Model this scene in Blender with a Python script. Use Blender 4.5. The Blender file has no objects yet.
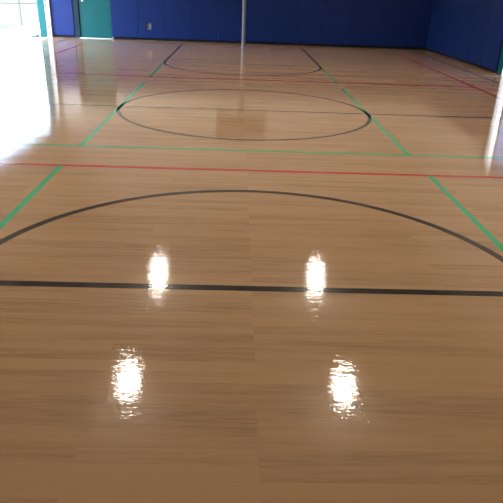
import bpy, bmesh, math, random
from mathutils import Vector, Matrix, Quaternion
random.seed(4)
C = bpy.context.scene.collection
F = 0.3048                      # court drawn up in feet
S = bpy.context.scene

# ------------------------------------------------------------------ materials
def mat(name, col, rough=.5, metal=0., spec=.5, emis=None, estr=0., coat=0.):
    m = bpy.data.materials.new(name); m.use_nodes = True
    b = m.node_tree.nodes['Principled BSDF']
    b.inputs['Base Color'].default_value = (*col, 1); b.inputs['Roughness'].default_value = rough
    b.inputs['Metallic'].default_value = metal; b.inputs['Specular IOR Level'].default_value = spec
    b.inputs['Coat Weight'].default_value = coat
    if emis: b.inputs['Emission Color'].default_value = (*emis, 1); b.inputs['Emission Strength'].default_value = estr
    return m
class NT:
    def __init__(s, m): s.t = m.node_tree; s.b = s.t.nodes['Principled BSDF']
    def n(s, typ, **kw):
        o = s.t.nodes.new(typ)
        for k, v in kw.items(): setattr(o, k, v)
        return o
    def l(s, a, b): s.t.links.new(a, b)
    def scale(s, src, v):
        o = s.n('ShaderNodeVectorMath', operation='MULTIPLY'); s.l(src, o.inputs[0]); o.inputs[1].default_value = v; return o.outputs[0]
    def noise(s, vec, sc, det=3, rough=.55):
        o = s.n('ShaderNodeTexNoise'); s.l(vec, o.inputs['Vector']); o.inputs['Scale'].default_value = sc
        o.inputs['Detail'].default_value = det; o.inputs['Roughness'].default_value = rough; return o.outputs['Fac']
    def ramp(s, f, pts):
        o = s.n('ShaderNodeValToRGB'); s.l(f, o.inputs[0]); e = o.color_ramp.elements
        while len(e) < len(pts): e.new(.5)
        for i, (p, c) in enumerate(pts): e[i].position = p; e[i].color = (*c, 1)
        return o.outputs[0]
    def mix(s, f, a, b, mode='MIX'):
        o = s.n('ShaderNodeMix', data_type='RGBA', blend_type=mode)
        for i, v in ((0, f), (6, a), (7, b)):
            if hasattr(v, 'links'): s.l(v, o.inputs[i])
            else: o.inputs[i].default_value = v if i == 0 else (*v, 1)
        return o.outputs[2]
    def math(s, op, a, b=0.):
        o = s.n('ShaderNodeMath', operation=op)
        for i, v in ((0, a), (1, b)):
            if hasattr(v, 'links'): s.l(v, o.inputs[i])
            else: o.inputs[i].default_value = v
        return o.outputs[0]
    def bump(s, h, dist, strength=1.):
        o = s.n('ShaderNodeBump'); s.l(h, o.inputs['Height']); o.inputs['Distance'].default_value = dist
        o.inputs['Strength'].default_value = strength; return o

# the gloss finish lies over planks and painted lines alike
def finish(m, rough=.04):
    t = NT(m); g = t.n('ShaderNodeNewGeometry').outputs['Position']
    w1 = t.noise(t.scale(g, (5, 22, 1)), 1., 2, .5)           # ripples of the brushed finish
    w2 = t.noise(t.scale(g, (30, 75, 1)), 1., 2, .5)
    w3 = t.noise(t.scale(g, (2.0, 3.5, 1)), 1., 1, .5)
    h = t.math('ADD', t.math('ADD', t.math('MULTIPLY', w1, .5), t.math('MULTIPLY', w2, .5)), t.math('MULTIPLY', w3, .9))
    bp = t.bump(h, RIPPLE)
    t.t.nodes.remove(t.b)
    out = next(n for n in t.t.nodes if n.type == 'OUTPUT_MATERIAL')
    t.df = t.n('ShaderNodeBsdfDiffuse'); t.df.inputs[0].default_value = m.diffuse_color
    gl = t.n('ShaderNodeBsdfGlossy'); gl.inputs['Roughness'].default_value = rough; gl.inputs[0].default_value = (1, 1, 1, 1)
    lw = t.n('ShaderNodeLayerWeight'); lw.inputs[0].default_value = .5
    for n in (gl, lw): t.l(bp.outputs[0], n.inputs['Normal'])
    fac = t.math('ADD', t.math('MULTIPLY', t.math('POWER', lw.outputs['Facing'], 5.), GRAZE), .04)   # sheen of a worn finish
    mx = t.n('ShaderNodeMixShader'); t.l(fac, mx.inputs[0]); t.l(t.df.outputs[0], mx.inputs[1]); t.l(gl.outputs[0], mx.inputs[2])
    t.l(mx.outputs[0], out.inputs[0])
    t.base = t.df.inputs[0]
    return t
RIPPLE = .0008; GRAZE = .75
def floor_material():
    m = mat('maple floor', (.4, .25, .13)); t = finish(m)
    g = t.n('ShaderNodeNewGeometry').outputs['Position']
    br = t.n('ShaderNodeTexBrick'); t.l(g, br.inputs['Vector'])
    br.inputs['Color1'].default_value = (0, 0, 0, 1); br.inputs['Color2'].default_value = (1, 1, 1, 1)
    br.inputs['Mortar'].default_value = (.5, .5, .5, 1); br.inputs['Mortar Size'].default_value = 0.
    br.inputs['Scale'].default_value = 1.; br.inputs['Brick Width'].default_value = 1.9; br.inputs['Row Height'].default_value = .082
    br.offset = .37; br.offset_frequency = 3
    tint = br.outputs['Color']
    sheet = t.n('ShaderNodeTexBrick'); t.l(g, sheet.inputs['Vector'])           # wide sheets, butted on the court's long axis
    sheet.inputs['Color1'].default_value = (0, 0, 0, 1); sheet.inputs['Color2'].default_value = (1, 1, 1, 1)
    sheet.inputs['Mortar Size'].default_value = 0.; sheet.inputs['Scale'].default_value = 1.
    sheet.inputs['Brick Width'].default_value = 6.; sheet.inputs['Row Height'].default_value = 90.; sheet.offset = .0
    sep = t.n('ShaderNodeSeparateXYZ'); t.l(g, sep.inputs[0])
    sh = t.n('ShaderNodeCombineXYZ')
    t.l(t.math('ADD', sep.outputs[0], t.math('MULTIPLY', tint, 13.)), sh.inputs[0])
    t.l(t.math('ADD', sep.outputs[1], t.math('MULTIPLY', sheet.outputs['Color'], 7.)), sh.inputs[1])
    v = sh.outputs[0]
    fine = t.noise(t.scale(v, (9., 170., 1)), 1., 4, .6)
    mid = t.noise(t.scale(v, (2.6, 42., 1)), 1., 4, .65)
    broad = t.noise(t.scale(v, (.3, 4.6, 1)), 1., 2, .5)
    c = t.mix(t.math('MULTIPLY', tint, .5), WOOD[1], WOOD[2])
    band = t.ramp(broad, [(.42, (.12, .12, .12)), (.60, (1, 1, 1))])
    c = t.mix(t.math('MULTIPLY', t.ramp(mid, [(.43, (0, 0, 0)), (.68, (1, 1, 1))]), t.math('MULTIPLY', band, .75)), c, WOOD[0])
    c = t.mix(t.math('MULTIPLY', t.ramp(fine, [(.5, (0, 0, 0)), (.72, (1, 1, 1))]), t.math('MULTIPLY', band, .4)), c, WOOD[3])
    c = t.mix(t.math('MULTIPLY', band, .25), c, WOOD[0])
    t.l(c, t.base)
    return m
WOOD = [(.235, .145, .080), (.398, .248, .138), (.415, .264, .15), (.20, .12, .064)]
def line_material(name, col):
    m = mat(name, col); t = finish(m)
    g = t.n('ShaderNodeNewGeometry').outputs['Position']
    f = t.noise(t.scale(g, (4., 30., 1)), 1., 3)
    c = t.mix(f, tuple(x * .8 for x in col), tuple(x * 1.2 for x in col)); t.l(c, t.base)
    return m
def vinyl(name, col, rough=.5):
    m = mat(name, col, rough, spec=.12); t = NT(m); o = t.n('ShaderNodeTexCoord').outputs['Object']
    t.l(t.bump(t.noise(o, 900., 2), .0002, .5).outputs[0], t.b.inputs['Normal'])
    t.l(t.mix(t.noise(o, 3., 2), tuple(x * .85 for x in col), tuple(x * 1.1 for x in col)), t.b.inputs['Base Color']); return m
def speckled(name, col, sc, amt=.2, rough=.8, bump=.0):
    m = mat(name, col, rough, spec=0. if rough > .85 else .5); t = NT(m); o = t.n('ShaderNodeNewGeometry').outputs['Position']
    n = t.noise(o, sc, 5, .6)
    t.l(t.mix(n, tuple(x * (1 - amt) for x in col), tuple(x * (1 + amt) for x in col)), t.b.inputs['Base Color'])
    if bump: t.l(t.bump(n, bump).outputs[0], t.b.inputs['Normal'])
    return m
def glass_material(name, col):
    m = bpy.data.materials.new(name); m.use_nodes = True; nt = m.node_tree; nt.nodes.clear()
    out = nt.nodes.new('ShaderNodeOutputMaterial'); mx = nt.nodes.new('ShaderNodeMixShader')
    tr = nt.nodes.new('ShaderNodeBsdfTransparent'); tr.inputs[0].default_value = (*col, 1)
    gl = nt.nodes.new('ShaderNodeBsdfGlossy'); gl.inputs['Roughness'].default_value = .02
    lw = nt.nodes.new('ShaderNodeLayerWeight'); lw.inputs[0].default_value = .5
    pw = nt.nodes.new('ShaderNodeMath'); pw.operation = 'POWER'; pw.inputs[1].default_value = 4.; nt.links.new(lw.outputs['Facing'], pw.inputs[0])
    ad = nt.nodes.new('ShaderNodeMath'); ad.operation = 'MULTIPLY_ADD'; ad.inputs[1].default_value = .7; ad.inputs[2].default_value = .04; nt.links.new(pw.outputs[0], ad.inputs[0])
    nt.links.new(ad.outputs[0], mx.inputs[0]); nt.links.new(tr.outputs[0], mx.inputs[1]); nt.links.new(gl.outputs[0], mx.inputs[2])
    nt.links.new(mx.outputs[0], out.inputs[0]); return m

M = dict(
    floor=floor_material(),
    black=line_material('black line paint', (.012, .011, .012)), green=line_material('green line paint', (.02, .36, .16)),
    red=line_material('red line paint', (.36, .012, .02)),
    cream=speckled('cream wall paint', (.86, .82, .75), 6., .04, .6), ceiling=speckled('ceiling paint', (.62, .58, .52), 3., .05, .8),
    white=mat('white gloss paint', (.6, .6, .59), .4), base=mat('black rubber base', (.008, .008, .011), .7, spec=.1),
    blue=vinyl('blue vinyl', (.0045, .017, .098)), backing=speckled('plywood', (.35, .22, .12), 20.),
    teal=mat('teal door paint', (.004, .072, .075), .45, spec=.1), dteal=mat('dark teal frame paint', (.004, .016, .03), .6, spec=.15),
    steel=mat('brushed steel', (.6, .6, .6), .3, 1.), alu=mat('aluminium threshold', (.8, .8, .8), .35, .6),
    pole=mat('grey pole paint', (.12, .135, .17), .4), dark=mat('dark metal', (.03, .03, .035), .4),
    board=speckled('brown backboard', (.11, .06, .03), 8., .2, .6), boardline=mat('backboard edge paint', (.16, .09, .05), .6),
    rim=mat('orange rim paint', (.55, .12, .02), .4), net=mat('net cord', (.5, .48, .45), .8),
    plate=mat('grey cover plate', (.16, .17, .19), .5, spec=.2), slot=mat('socket slots', (.02, .02, .02), .5),
    rubber=mat('wedge shadow tone', (.02, .05, .06), .7),  # tone of the wedge that stands in for a ground shadow
    concrete=speckled('pale concrete', (.62, .61, .58), 4., .06, .9), grass=speckled('sunlit lawn', (.056, .066, .052), 3., .35, .9, .02),
    galv=mat('weathered galvanised steel', (.03, .036, .032), .7, .0, .05), roof=mat('roof deck', (.3, .3, .3), .8),
    lampbody=mat('lamp housing', (.2, .2, .21), .4, .5), acrylic=mat('lit acrylic shade', (.8, .8, .8), .3, emis=(1., .93, .82), estr=30.),
    lens=mat('lit lamp lens', (1, 1, 1), .5, emis=(1., .92, .80), estr=135.),
    clear=glass_material('clear glass', (.92, .95, .95)), tint=glass_material('tinted glass', (.30, .31, .345)),
)

for k in ('lens', 'acrylic'): M[k].cycles.emission_sampling = 'FRONT'
# ------------------------------------------------------------------ mesh helpers
def box(bm, x0, x1, y0, y1, z0, z1):
    r = bmesh.ops.create_cube(bm, size=1)
    for v in r['verts']:
        v.co = Vector((x0 + (v.co.x + .5) * (x1 - x0), y0 + (v.co.y + .5) * (y1 - y0), z0 + (v.co.z + .5) * (z1 - z0)))
    return r['verts']
def tube(bm, p, q, r0, r1=None, n=16, caps=True):
    p, q = Vector(p), Vector(q); d = q - p
    r = bmesh.ops.create_cone(bm, cap_ends=caps, segments=n, radius1=r0, radius2=r0 if r1 is None else r1, depth=d.length)
    rot = Vector((0, 0, 1)).rotation_difference(d.normalized()).to_matrix().to_4x4()
    bmesh.ops.transform(bm, matrix=Matrix.Translation((p + q) / 2) @ rot, verts=r['verts'])
def lathe(bm, prof, n=20):
    rings = [[bm.verts.new((r * math.cos(2 * math.pi * k / n), r * math.sin(2 * math.pi * k / n), z)) for k in range(n)] for r, z in prof]
    for a, b in zip(rings, rings[1:]):
        for k in range(n): bm.faces.new((a[k], a[(k + 1) % n], b[(k + 1) % n], b[k]))
    for ring in (rings[0], rings[-1]):
        if prof[0 if ring is rings[0] else -1][0] > 1e-4: bm.faces.new(ring)
def ring(bm, c, axis_z, R, r, n=40, k=10):
    vs = [[bm.verts.new((c[0] + (R + r * math.cos(2 * math.pi * j / k)) * math.cos(2 * math.pi * i / n),
                         c[1] + (R + r * math.cos(2 * math.pi * j / k)) * math.sin(2 * math.pi * i / n),
                         c[2] + r * math.sin(2 * math.pi * j / k))) for j in range(k)] for i in range(n)]
    for i in range(n):
        for j in range(k):
            bm.faces.new((vs[i][j], vs[(i + 1) % n][j], vs[(i + 1) % n][(j + 1) % k], vs[i][(j + 1) % k]))
def obj(name, bm, m, parent=None, bevel=0., smooth=False, loc=None, label=None):
    bmesh.ops.recalc_face_normals(bm, faces=bm.faces)
    me = bpy.data.meshes.new(name); bm.to_mesh(me); bm.free()
    o = bpy.data.objects.new(name, me); C.objects.link(o); me.materials.append(M[m])
    if parent: o.parent = parent
    if loc: o.location = loc
    if smooth:
        for p in me.polygons: p.use_smooth = True
    if bevel:
        b = o.modifiers.new('bevel', 'BEVEL'); b.width = bevel; b.segments = 3; b.limit_method = 'ANGLE'
        for p in me.polygons: p.use_smooth = True
        w = o.modifiers.new('wn', 'WEIGHTED_NORMAL'); w.keep_sharp = True
    if label: o['label'] = label
    return o
def boxes(name, m, bs, parent=None, ft=True, **kw):
    bm = bmesh.new(); k = F if ft else 1.
    for b in bs: box(bm, *[v * k for v in b])
    return obj(name, bm, m, parent, **kw)
def struct(o, label, cat=None):
    o['kind'] = 'structure'; o['label'] = label; o['category'] = cat or o.name.split('_')[0]; return o
def thing(o, label, cat, group=None):
    o['label'] = label; o['category'] = cat
    if group: o['group'] = group
    return o
def empty(name, loc=(0, 0, 0)):
    o = bpy.data.objects.new(name, None); C.objects.link(o); o.location = loc; o.empty_display_size = .2; return o

# ------------------------------------------------------------------ room (feet)
XW, YB, YN, HC, TW = 19.5, 35.72, -46., 20., .6
DL = (17.6, 35.2, 8.4)          # open bay in the left wall: y0, y1, height
DB = (-17.25, -13.42, 6.95)      # green door in the back wall: x0, x1, height
DR = (10.6, 16.65, 6.85)        # glazed doorway in the right wall
floor = struct(boxes('floor', 'floor', [(-XW, XW, YN, YB, -.3, 0)]), 'glossy tan wood-look gym floor with painted court lines', 'floor')
struct(boxes('ceiling', 'ceiling', [(-XW - 1.1, XW + TW, YN - TW, YB + TW, HC, HC + .5)]), 'high pale ceiling over the gym', 'ceiling')
struct(boxes('wall_back', 'cream', [(-XW - 1.1, DB[0], YB, YB + TW, -.3, HC), (DB[1], XW + TW, YB, YB + TW, -.3, HC), (DB[0], DB[1], YB, YB + TW, DB[2], HC),
                                     (DB[0], DB[1], YB + .45, YB + TW, -.3, DB[2])]), 'back wall, pale paint above blue padding', 'wall')
struct(boxes('wall_left', 'cream', [(-XW - 1.1, -XW, YN, DL[0], -.3, HC), (-XW - 1.1, -XW, DL[0], DL[1], DL[2], HC), (-XW - 1.1, -XW, DL[1], YB, -.3, HC)]),
       'left wall around the wide open doorway', 'wall')
struct(boxes('wall_right', 'cream', [(XW, XW + TW, YN, DR[0], -.3, HC), (XW, XW + TW, DR[0], DR[1], DR[2], HC), (XW, XW + TW, DR[1], YB, -.3, HC)]),
       'right wall, pale paint above blue padding', 'wall')
struct(boxes('wall_front', 'cream', [(-XW - 1.1, XW + TW, YN - TW, YN, -.3, HC)]), 'wall behind the camera', 'wall')
for nm, b in (('baseboard_back', [(-XW, DB[0] - .02, YB - .06, YB, 0, .32), (DB[1] + .08, XW, YB - .06, YB, 0, .32)]),
              ('baseboard_right', [(XW - .06, XW, 17.44, YB - .06, 0, .32)])):
    struct(boxes(nm, 'base', b), 'black rubber base below the blue pads on the %s wall' % nm.split('_')[1], 'baseboard')

# ------------------------------------------------------------------ court lines, painted on the floor
FT, RED, GRN, LN, LW = 18.0, 10.0, 7.5, 5.945, 2 / 12
T = .0006
def strip(name, m, x0, x1, y0, y1, label):
    bm = bmesh.new(); box(bm, x0 * F, x1 * F, y0 * F, y1 * F, 0, T); return obj(name, bm, m, floor, label=label)
def across(name, m, y, x0, x1, label, w=LW): return strip(name, m, x0, x1, y - w / 2, y + w / 2, label)
def along(name, m, x, y0, y1, label, w=LW): return strip(name, m, x - w / 2, x + w / 2, y0, y1, label)
def arc(name, m, cy, a0, a1, label, R=5.92, w=LW, n=160):
    bm = bmesh.new(); rows = []
    full = abs(a1 - a0) > 359
    for i in range(n if full else n + 1):
        a = math.radians(a0 + (a1 - a0) * i / n); c, s = math.cos(a), math.sin(a)
        rows.append([bm.verts.new((r * c * F, (cy + r * s) * F, z)) for r, z in ((R - w / 2, 0), (R + w / 2, 0), (R + w / 2, T), (R - w / 2, T))])
    for i in range(len(rows) if full else len(rows) - 1):
        a, b = rows[i], rows[(i + 1) % len(rows)]
        for k in range(4): bm.faces.new((a[k], a[(k + 1) % 4], b[(k + 1) % 4], b[k]))
    if not full: bm.faces.new(rows[0]); bm.faces.new(rows[-1])
    return obj(name, bm, m, floor, label=label)
across('free_throw_line', 'black', -FT, -LN, LN, 'thick black line across the near floor', LW * 1.25)
arc('free_throw_arc', 'black', -FT, 0, 180, 'large black half circle nearest the camera', w=LW * 1.2)
arc('center_circle', 'black', 0, 0, 360, 'thin black full circle at mid court')
across('half_court_line', 'black', 0, -17.5, 17.5, 'black line crossing the full circle', LW)
arc('free_throw_arc', 'black', FT, 180, 360, 'far black half circle below the back wall')
across('free_throw_line', 'black', FT, -LN + .08, LN - .08, 'thin line closing the far half circle', LW * .6)
for s, n in ((-1, 'left'), (1, 'right')):
    along('lane_line', 'black', s * LN, FT, 33.2, 'black lane line running to the back wall, %s side' % n)
    along('lane_line', 'green', s * LN, -FT, -RED - .05, 'near green line running towards the camera, %s side' % n)
    along('lane_line', 'green', s * LN, -GRN, GRN, 'green line passing the edge of the centre circle, %s side' % n)
    along('lane_line', 'green', s * LN, RED, FT, 'far green line ending at the black lane line, %s side' % n)
    along('volleyball_sideline', 'red', s * 14.94, -30, 30, 'red sideline on the %s' % n, LW * 1.6)
    along('basketball_sideline', 'black', s * 17.52, -30, YB - 1.2, 'black sideline on the %s, outside the red one' % n)
across('attack_line', 'red', -RED, -14.9, 14.9, 'red line across the near half', LW * 1.2)
across('attack_line', 'red', RED, -14.9, 14.9, 'red line across the far half', LW * 1.8)
across('kitchen_line', 'green', -GRN, -14.9, 14.9, 'thin green line across the near half', LW)
across('kitchen_line', 'green', GRN, -14.9, 14.9, 'faint green line across the far half', LW * .35)

# ------------------------------------------------------------------ blue wall pads
PZ0, PZ1, PT = .22, 5.45, .17
def pad(name, axis, a0, a1, hole=None):
    # axis 'x': on the back wall, spans x; 'y': on the right wall, spans y
    us = [a0, a1]; zs = [PZ0, PZ1]
    if hole: us = [a0, hole[0], hole[1], a1]; zs = [PZ0, hole[2], hole[3], PZ1]
    o = [(a0 + a1) / 2, 0, 0]
    cx = (a0 + a1) / 2
    bm = bmesh.new(); nu, nz = len(us), len(zs)
    def V(u, d, z): return bm.verts.new(((u - cx) * F, -d * F, z * F))
    fr = [[V(u, PT, z) for z in zs] for u in us]; bk = [[V(u, 0, z) for z in zs] for u in us]
    for i in range(nu - 1):
        for j in range(nz - 1):
            if hole and i == 1 and j == 1: continue
            bm.faces.new((fr[i][j], fr[i + 1][j], fr[i + 1][j + 1], fr[i][j + 1]))
            bm.faces.new((bk[i][j], bk[i + 1][j], bk[i + 1][j + 1], bk[i][j + 1]))
    for i in range(nu - 1):
        for j in (0, nz - 1): bm.faces.new((fr[i][j], fr[i + 1][j], bk[i + 1][j], bk[i][j]))
    for j in range(nz - 1):
        for i in (0, nu - 1): bm.faces.new((fr[i][j], fr[i][j + 1], bk[i][j + 1], bk[i][j]))
    if hole:
        for (a, b) in (((1, 1), (2, 1)), ((2, 1), (2, 2)), ((2, 2), (1, 2)), ((1, 2), (1, 1))):
            bm.faces.new((fr[a[0]][a[1]], fr[b[0]][b[1]], bk[b[0]][b[1]], bk[a[0]][a[1]]))
    ob = obj(name, bm, 'blue', bevel=.011)
    if axis == 'x': ob.location = (cx * F, YB * F, 0)
    else: ob.location = (XW * F, cx * F, 0); ob.rotation_euler = (0, 0, -math.pi / 2)
    return ob
G = .004
ORD = 'first second third fourth fifth sixth seventh eighth ninth tenth eleventh twelfth'.split()
p = pad('wall_pad', 'x', -19.49, -17.26); thing(p, 'bright blue wall pad in the corner, left of the green door', 'wall pad', 'blue pads on the back wall')
HOLE = (-9.93, -9.36, 1.03, 1.68)
NP = 12; w = (XW - PT + 13.40) / NP
for k in range(NP):
    a0 = -13.40 + k * w
    p = pad('wall_pad', 'x', a0 + G, a0 + w - G, HOLE if a0 < HOLE[0] < a0 + w else None)
    lab = '%s tall blue wall pad to the right of the green door' % ORD[k]
    if k == 0: lab = 'blue wall pad touching the right side of the green door'
    if k == 1: lab = 'blue wall pad with a square cut-out for an outlet'
    if k == NP - 1: lab = 'near-black blue wall pad in the back right corner'
    thing(p, lab, 'wall pad', 'blue pads on the back wall')
NR = 6; w = (YB - 17.45) / NR
for k in range(NR):
    a0 = 17.45 + k * w
    p = pad('wall_pad', 'y', a0 + G, a0 + w - G)
    lab = 'dark navy pad on the right wall, %s from the bright side doorway' % ORD[k]
    if k == 0: lab = 'navy pad on the right wall with a bright blue edge beside the doorway'
    if k == NR - 1: lab = 'dark navy pad on the right wall, closest to the room corner'
    thing(p, lab, 'wall pad', 'blue pads on the right wall')

# outlet in the cut-out
ot = empty('wall_outlet', ((HOLE[0] + HOLE[1]) / 2 * F, YB * F, (HOLE[2] + HOLE[3]) / 2 * F)); thing(ot, 'small grey outlet set in the square hole of a blue pad', 'outlet')
boxes('back_box', 'slot', [(-.27, .27, -.02, 0, -.31, .31)], ot, label='dark recess behind the cover')
pl = boxes('cover_plate', 'plate', [(.02, .24, -.06, -.02, -.24, .24)], ot, bevel=.002)
for z in (-.1, .1):
    boxes('socket', 'slot', [(.08, .10, -.066, -.058, z - .04, z + .04), (.15, .17, -.066, -.058, z - .04, z + .04)], pl)

# ------------------------------------------------------------------ green door in the back wall
d2 = empty('door_2', ((DB[0] + DB[1]) / 2 * F, YB * F, 0)); struct(d2, 'teal green door between blue pads in the back wall', 'door')
hw = (DB[1] - DB[0]) / 2
boxes('door_leaf', 'teal', [(-hw + .57, hw - .06, .10, .25, .08, DB[2] - .25)], d2, bevel=.004)
boxes('door_frame', 'dteal', [(-hw, -hw + .55, -.08, .45, 0, DB[2]), (hw - .05, hw, -.02, .45, 0, DB[2]), (-hw, hw, -.08, .45, DB[2] - .24, DB[2])], d2, bevel=.003, label='dark frame of the green door')
boxes('threshold', 'alu', [(-hw + .55, hw - .05, -.45, .40, 0, .05)], d2, bevel=.004, label='bright metal strip under the green door')
bm = bmesh.new(); hx = -16.3 - (DB[0] + DB[1]) / 2
tube(bm, (hx * F, .11 * F, 3.52 * F), (hx * F, -.02 * F, 3.52 * F), .032); tube(bm, (hx * F, -.0 * F, 3.52 * F), (hx * F, -.12 * F, 3.52 * F), .012)
tube(bm, ((hx - .06) * F, -.13 * F, 3.52 * F), ((hx + .36) * F, -.13 * F, 3.50 * F), .014, .011)
obj('door_handle', bm, 'steel', d2, smooth=True, label='bright metal lever handle')

# ------------------------------------------------------------------ wide open doorway, left wall
d1 = empty('door_1', (-XW * F, DL[1] * F, 0)); struct(d1, 'open doorway in the left wall with white and teal jamb', 'door')
boxes('jamb_lining', 'white', [(-.42, .03, -.06, 0, 0, DL[2]), (-.42, .03, -(DL[1] - DL[0]), -(DL[1] - DL[0]) + .06, 0, DL[2]), (-.42, .03, -(DL[1] - DL[0]) + .06, -.06, DL[2] - .06, DL[2])], d1, label='white inner lining of the open doorway')
boxes('door_post', 'teal', [(-1.12, -.44, -.12, 0, 0, DL[2])], d1, bevel=.004, label='teal outer post of the open doorway')
boxes('gap_strip', 'dark', [(-.27, -.23, -.075, -.058, .05, DL[2] - .1)], d1, label='dark strip down the white lining')
for z in (3.05, 3.5, 1.0):
    boxes('hinge', 'dark', [(-.36, -.16, -.10, -.05, z - .11, z + .11)], d1, bevel=.003)
boxes('sill', 'concrete', [(-1.1, 0, -(DL[1] - DL[0]), 0, -.3, -.005)], d1)
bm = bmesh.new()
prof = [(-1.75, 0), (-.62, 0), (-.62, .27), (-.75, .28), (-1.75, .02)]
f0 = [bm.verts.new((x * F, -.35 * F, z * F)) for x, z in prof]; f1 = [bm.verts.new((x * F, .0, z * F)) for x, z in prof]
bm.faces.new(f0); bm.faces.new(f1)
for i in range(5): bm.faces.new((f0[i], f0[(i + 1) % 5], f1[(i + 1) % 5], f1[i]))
o = obj('door_wedge', bm, 'rubber', bevel=.004, loc=((-XW - .55) * F, (DL[1] - .25) * F, -.02 * F))  # dark solid added in place of the ground shadow by the doorpost
thing(o, 'dark wedge added in place of a shadow on the bright ground beside the teal doorpost', 'shadow wedge')

# ------------------------------------------------------------------ glazed doorway, right wall
d3 = empty('door_3', (XW * F, DR[1] * F, 0)); struct(d3, 'glazed doorway beyond the right wall pads, bright daylight behind', 'door')
L = DR[1] - DR[0]
boxes('door_frame', 'teal', [(-.06, .0, 0, .74, 0, DR[2] + .2), (-.06, .0, -L, 0, DR[2], DR[2] + .2)], d3, bevel=.004)
boxes('jamb_lining', 'white', [(0, .62, -.03, 0, 0, DR[2]), (0, .62, -L, -L + .03, 0, DR[2])], d3, label='sunlit white lining of the side doorway')
lf = boxes('door_leaf', 'plate', [(.34, .50, -.58, -.45, .04, DR[2] - .04), (.34, .50, -L + .03, -L + .4, .04, DR[2] - .04), (.34, .50, -L + .4, -.58, .04, .6), (.34, .50, -L + .4, -.58, DR[2] - .4, DR[2] - .04)], d3, bevel=.003)
boxes('pane', 'tint', [(.40, .43, -L + .4, -.58, .6, DR[2] - .4)], lf)
boxes('sill', 'concrete', [(0, .6, -L, 0, -.3, -.005)], d3)

# ------------------------------------------------------------------ basketball goal in front of the back wall
gy = 31.05
goal = empty('basketball_goal', (.09 * F, gy * F, 0)); thing(goal, 'grey pole of a low basketball goal before the blue back wall', 'basketball goal')
bm = bmesh.new(); tube(bm, (0, 0, 0), (0, 0, 7.9 * F), .175 * F, n=28); obj('pole', bm, 'pole', goal, smooth=False, bevel=.004)
bm = bmesh.new(); tube(bm, (0, 0, 0), (0, 0, .03), .24 * F, n=28); obj('base_collar', bm, 'pole', goal, bevel=.004)
for za, zb in ((6.6, 6.6), (7.7, 7.7), (5.9, 6.5)):
    bm = bmesh.new(); tube(bm, (0, -.1 * F, za * F), (0, -1.0 * F, zb * F), .024); obj('arm', bm, 'pole', goal)
bb = boxes('backboard', 'board', [(-2.45, 2.45, -1.13, -1.0, 6.2, 8.35)], goal, bevel=.01, label='brown rectangular backboard')
boxes('edge_trim', 'boardline', [(-2.45, 2.45, -1.145, -1.125, 6.2, 6.3), (-2.45, 2.45, -1.145, -1.125, 8.25, 8.35), (-2.45, -2.35, -1.145, -1.125, 6.3, 8.25), (2.35, 2.45, -1.145, -1.125, 6.3, 8.25)], bb)
bm = bmesh.new(); ring(bm, (0, -2.05 * F, 6.55 * F), 0, .75 * F, .008); box(bm, -.1, .1, -1.32 * F, -1.13 * F, 6.45 * F, 6.6 * F)
rim = obj('rim', bm, 'rim', goal, label='orange hoop')
bm = bmesh.new()
def netp(i, j): a = 2 * math.pi * (i + .5 * (j % 2)) / 12; r = (.73 - .075 * j) * F; return (r * math.cos(a), -2.05 * F + r * math.sin(a), (6.53 - .24 * j) * F)
for j in range(5):
    for i in range(12):
        tube(bm, netp(i, j), netp(i, j + 1), .003, n=5); tube(bm, netp(i, j), netp(i + (1 if j % 2 else -1), j + 1), .003, n=5)
obj('net', bm, 'net', rim, label='white cord net')

# ------------------------------------------------------------------ ceiling lamps, most of them mirrored in the floor
def lamp(name, x, y, label):
    r = empty(name, (x * F, y * F, HC * F)); thing(r, label, 'ceiling lamp', 'round ceiling lamps mirrored in the floor')
    bm = bmesh.new(); tube(bm, (0, 0, 0), (0, 0, -.35 * F), .012); obj('hanger', bm, 'lampbody', r)
    bm = bmesh.new(); lathe(bm, [(.08, -.35 * F), (.13, -.37 * F), (.135, -.9 * F), (.10, -.97 * F)]); obj('housing', bm, 'lampbody', r, smooth=False)
    bm = bmesh.new(); lathe(bm, [(.10, -.95 * F), (.16, -1.05 * F), (.22, -1.35 * F), (.25, -1.75 * F), (.255, -2.03 * F), (.25, -2.03 * F), (.24, -1.75 * F), (.21, -1.37 * F), (.15, -1.08 * F)]); obj('shade', bm, 'acrylic', r, smooth=True, label='glowing clear ribbed shade')
    bm = bmesh.new(); lathe(bm, [(.20, -1.90 * F), (.205, -1.97 * F), (.16, -2.03 * F), (.02, -2.06 * F)]); obj('lens', bm, 'lens', r, smooth=True)
    return r
LX = 7.03
lamp('ceiling_lamp', -LX, -12.6, 'unseen round lamp added above and left of the camera to light the floor'); lamp('ceiling_lamp', LX, -12.6, 'unseen round lamp added above and right of the camera to light the floor')  # unseen pair, added to brighten the near floor
lamp('ceiling_lamp', -LX + .05, 17.9, 'far left round lamp, mirrored on the left end of the black line')
lamp('ceiling_lamp', LX + .02, 17.8, 'far right round lamp, mirrored on the right half of the black line')
lamp('ceiling_lamp', -LX, 2.75, 'near left round lamp, mirrored below the black line')
lamp('ceiling_lamp', LX, 2.4, 'near right round lamp, mirrored below the black line')

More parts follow.
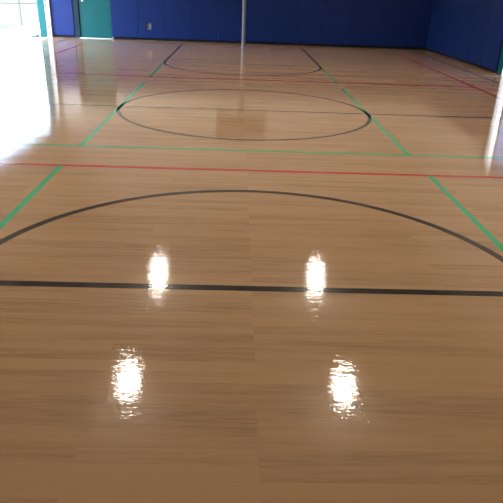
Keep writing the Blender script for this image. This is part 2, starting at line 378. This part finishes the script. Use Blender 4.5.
# ------------------------------------------------------------------ outdoors
struct(boxes('path_pavement', 'concrete', [(-27.5, -XW - 1.1, -60, 120, -.4, -.03), (XW + TW, 60, -60, 120, -.4, -.03)]), 'sunlit pale pavement outside the doors', 'pavement')
struct(boxes('lawn', 'grass', [(-160, -27.5, -80, 220, -.4, -.02)]), 'bleached sunlit lawn past the open doorway', 'lawn')
fa, fb = Vector((-34., 42.)), Vector((-18.5, 50.3)); n = 4; FH = 6.0
dd = (fb - fa).normalized(); fa = fa - dd * 14
Lf = (fb - fa).length
fe = empty('chain_link_fence', (fa.x * F, fa.y * F, -.03 * F)); fe.rotation_euler = (0, 0, math.atan2(dd.y, dd.x))
thing(fe, 'pale chain link fence outside the open left doorway', 'fence')
step = 7.6; nP = int(Lf / step) + 1
for i in range(nP):
    bm = bmesh.new(); tube(bm, (i * step * F, 0, 0), (i * step * F, 0, FH * F), .03); obj('post', bm, 'galv', fe)
for z in (2.75, FH - .05):
    bm = bmesh.new(); tube(bm, (0, 0, z * F), ((nP - 1) * step * F, 0, z * F), .022); obj('rail', bm, 'galv', fe)
bm = bmesh.new(); Wd = (nP - 1) * step; s = .3
def wire(a, b):
    p, q = Vector((a[0] * F, .01, a[1] * F)), Vector((b[0] * F, .01, b[1] * F)); tube(bm, p, q, .003, n=4, caps=False)
x = -FH
while x < Wd:
    x0, x1 = max(x, 0), min(x + FH, Wd)
    wire((x0, x0 - x), (x1, x1 - x)); wire((x0, FH - (x0 - x)), (x1, FH - (x1 - x)))
    x += s
obj('chain_mesh', bm, 'galv', fe)

# ------------------------------------------------------------------ light
W = bpy.data.worlds.new('sky'); S.world = W; W.use_nodes = True; nt = W.node_tree
sky = nt.nodes.new('ShaderNodeTexSky'); sky.sky_type = 'NISHITA'; sky.sun_disc = False
sky.sun_elevation = math.radians(48); sky.sun_rotation = math.radians(170); sky.air_density = 1.; sky.dust_density = 2.
nt.links.new(sky.outputs[0], nt.nodes['Background'].inputs[0]); nt.nodes['Background'].inputs[1].default_value = 3.8
sl = bpy.data.lights.new('sun', 'SUN'); sl.energy = 45.; sl.angle = .01; sl.color = (1, .96, .9)
so = bpy.data.objects.new('sun', sl); C.objects.link(so)
so.rotation_euler = Vector((-.12, .72, -.68)).to_track_quat('-Z', 'Y').to_euler()

# ------------------------------------------------------------------ camera
f, pitch, yaw, roll = 575.2456, math.radians(24.6671), math.radians(1.98), math.radians(2.1946)
fw = Vector((math.sin(yaw) * math.cos(pitch), math.cos(yaw) * math.cos(pitch), -math.sin(pitch)))
r0 = Vector((math.cos(yaw), -math.sin(yaw), 0)); u0 = r0.cross(fw)
r = math.cos(roll) * r0 + math.sin(roll) * u0; u = -math.sin(roll) * r0 + math.cos(roll) * u0
cd = bpy.data.cameras.new('camera'); cam = bpy.data.objects.new('camera', cd); C.objects.link(cam)
cam.matrix_world = Matrix(((r.x, u.x, -fw.x, -.3808 * F), (r.y, u.y, -fw.y, -27.9663 * F), (r.z, u.z, -fw.z, 5.3803 * F), (0, 0, 0, 1)))
cd.sensor_width = 36; cd.lens = f / 503 * 36; cd.clip_start = .05; cd.clip_end = 500
S.camera = cam
vs = S.view_settings; vs.view_transform = 'Standard'; vs.look = 'None'; vs.gamma = 1; vs.use_curve_mapping = False; vs.exposure = 0.
S.cycles.sample_clamp_indirect = 4.; S.cycles.use_denoising = True; S.cycles.caustics_reflective = False; S.cycles.caustics_refractive = False; S.cycles.max_bounces = 10; S.cycles.diffuse_bounces = 6
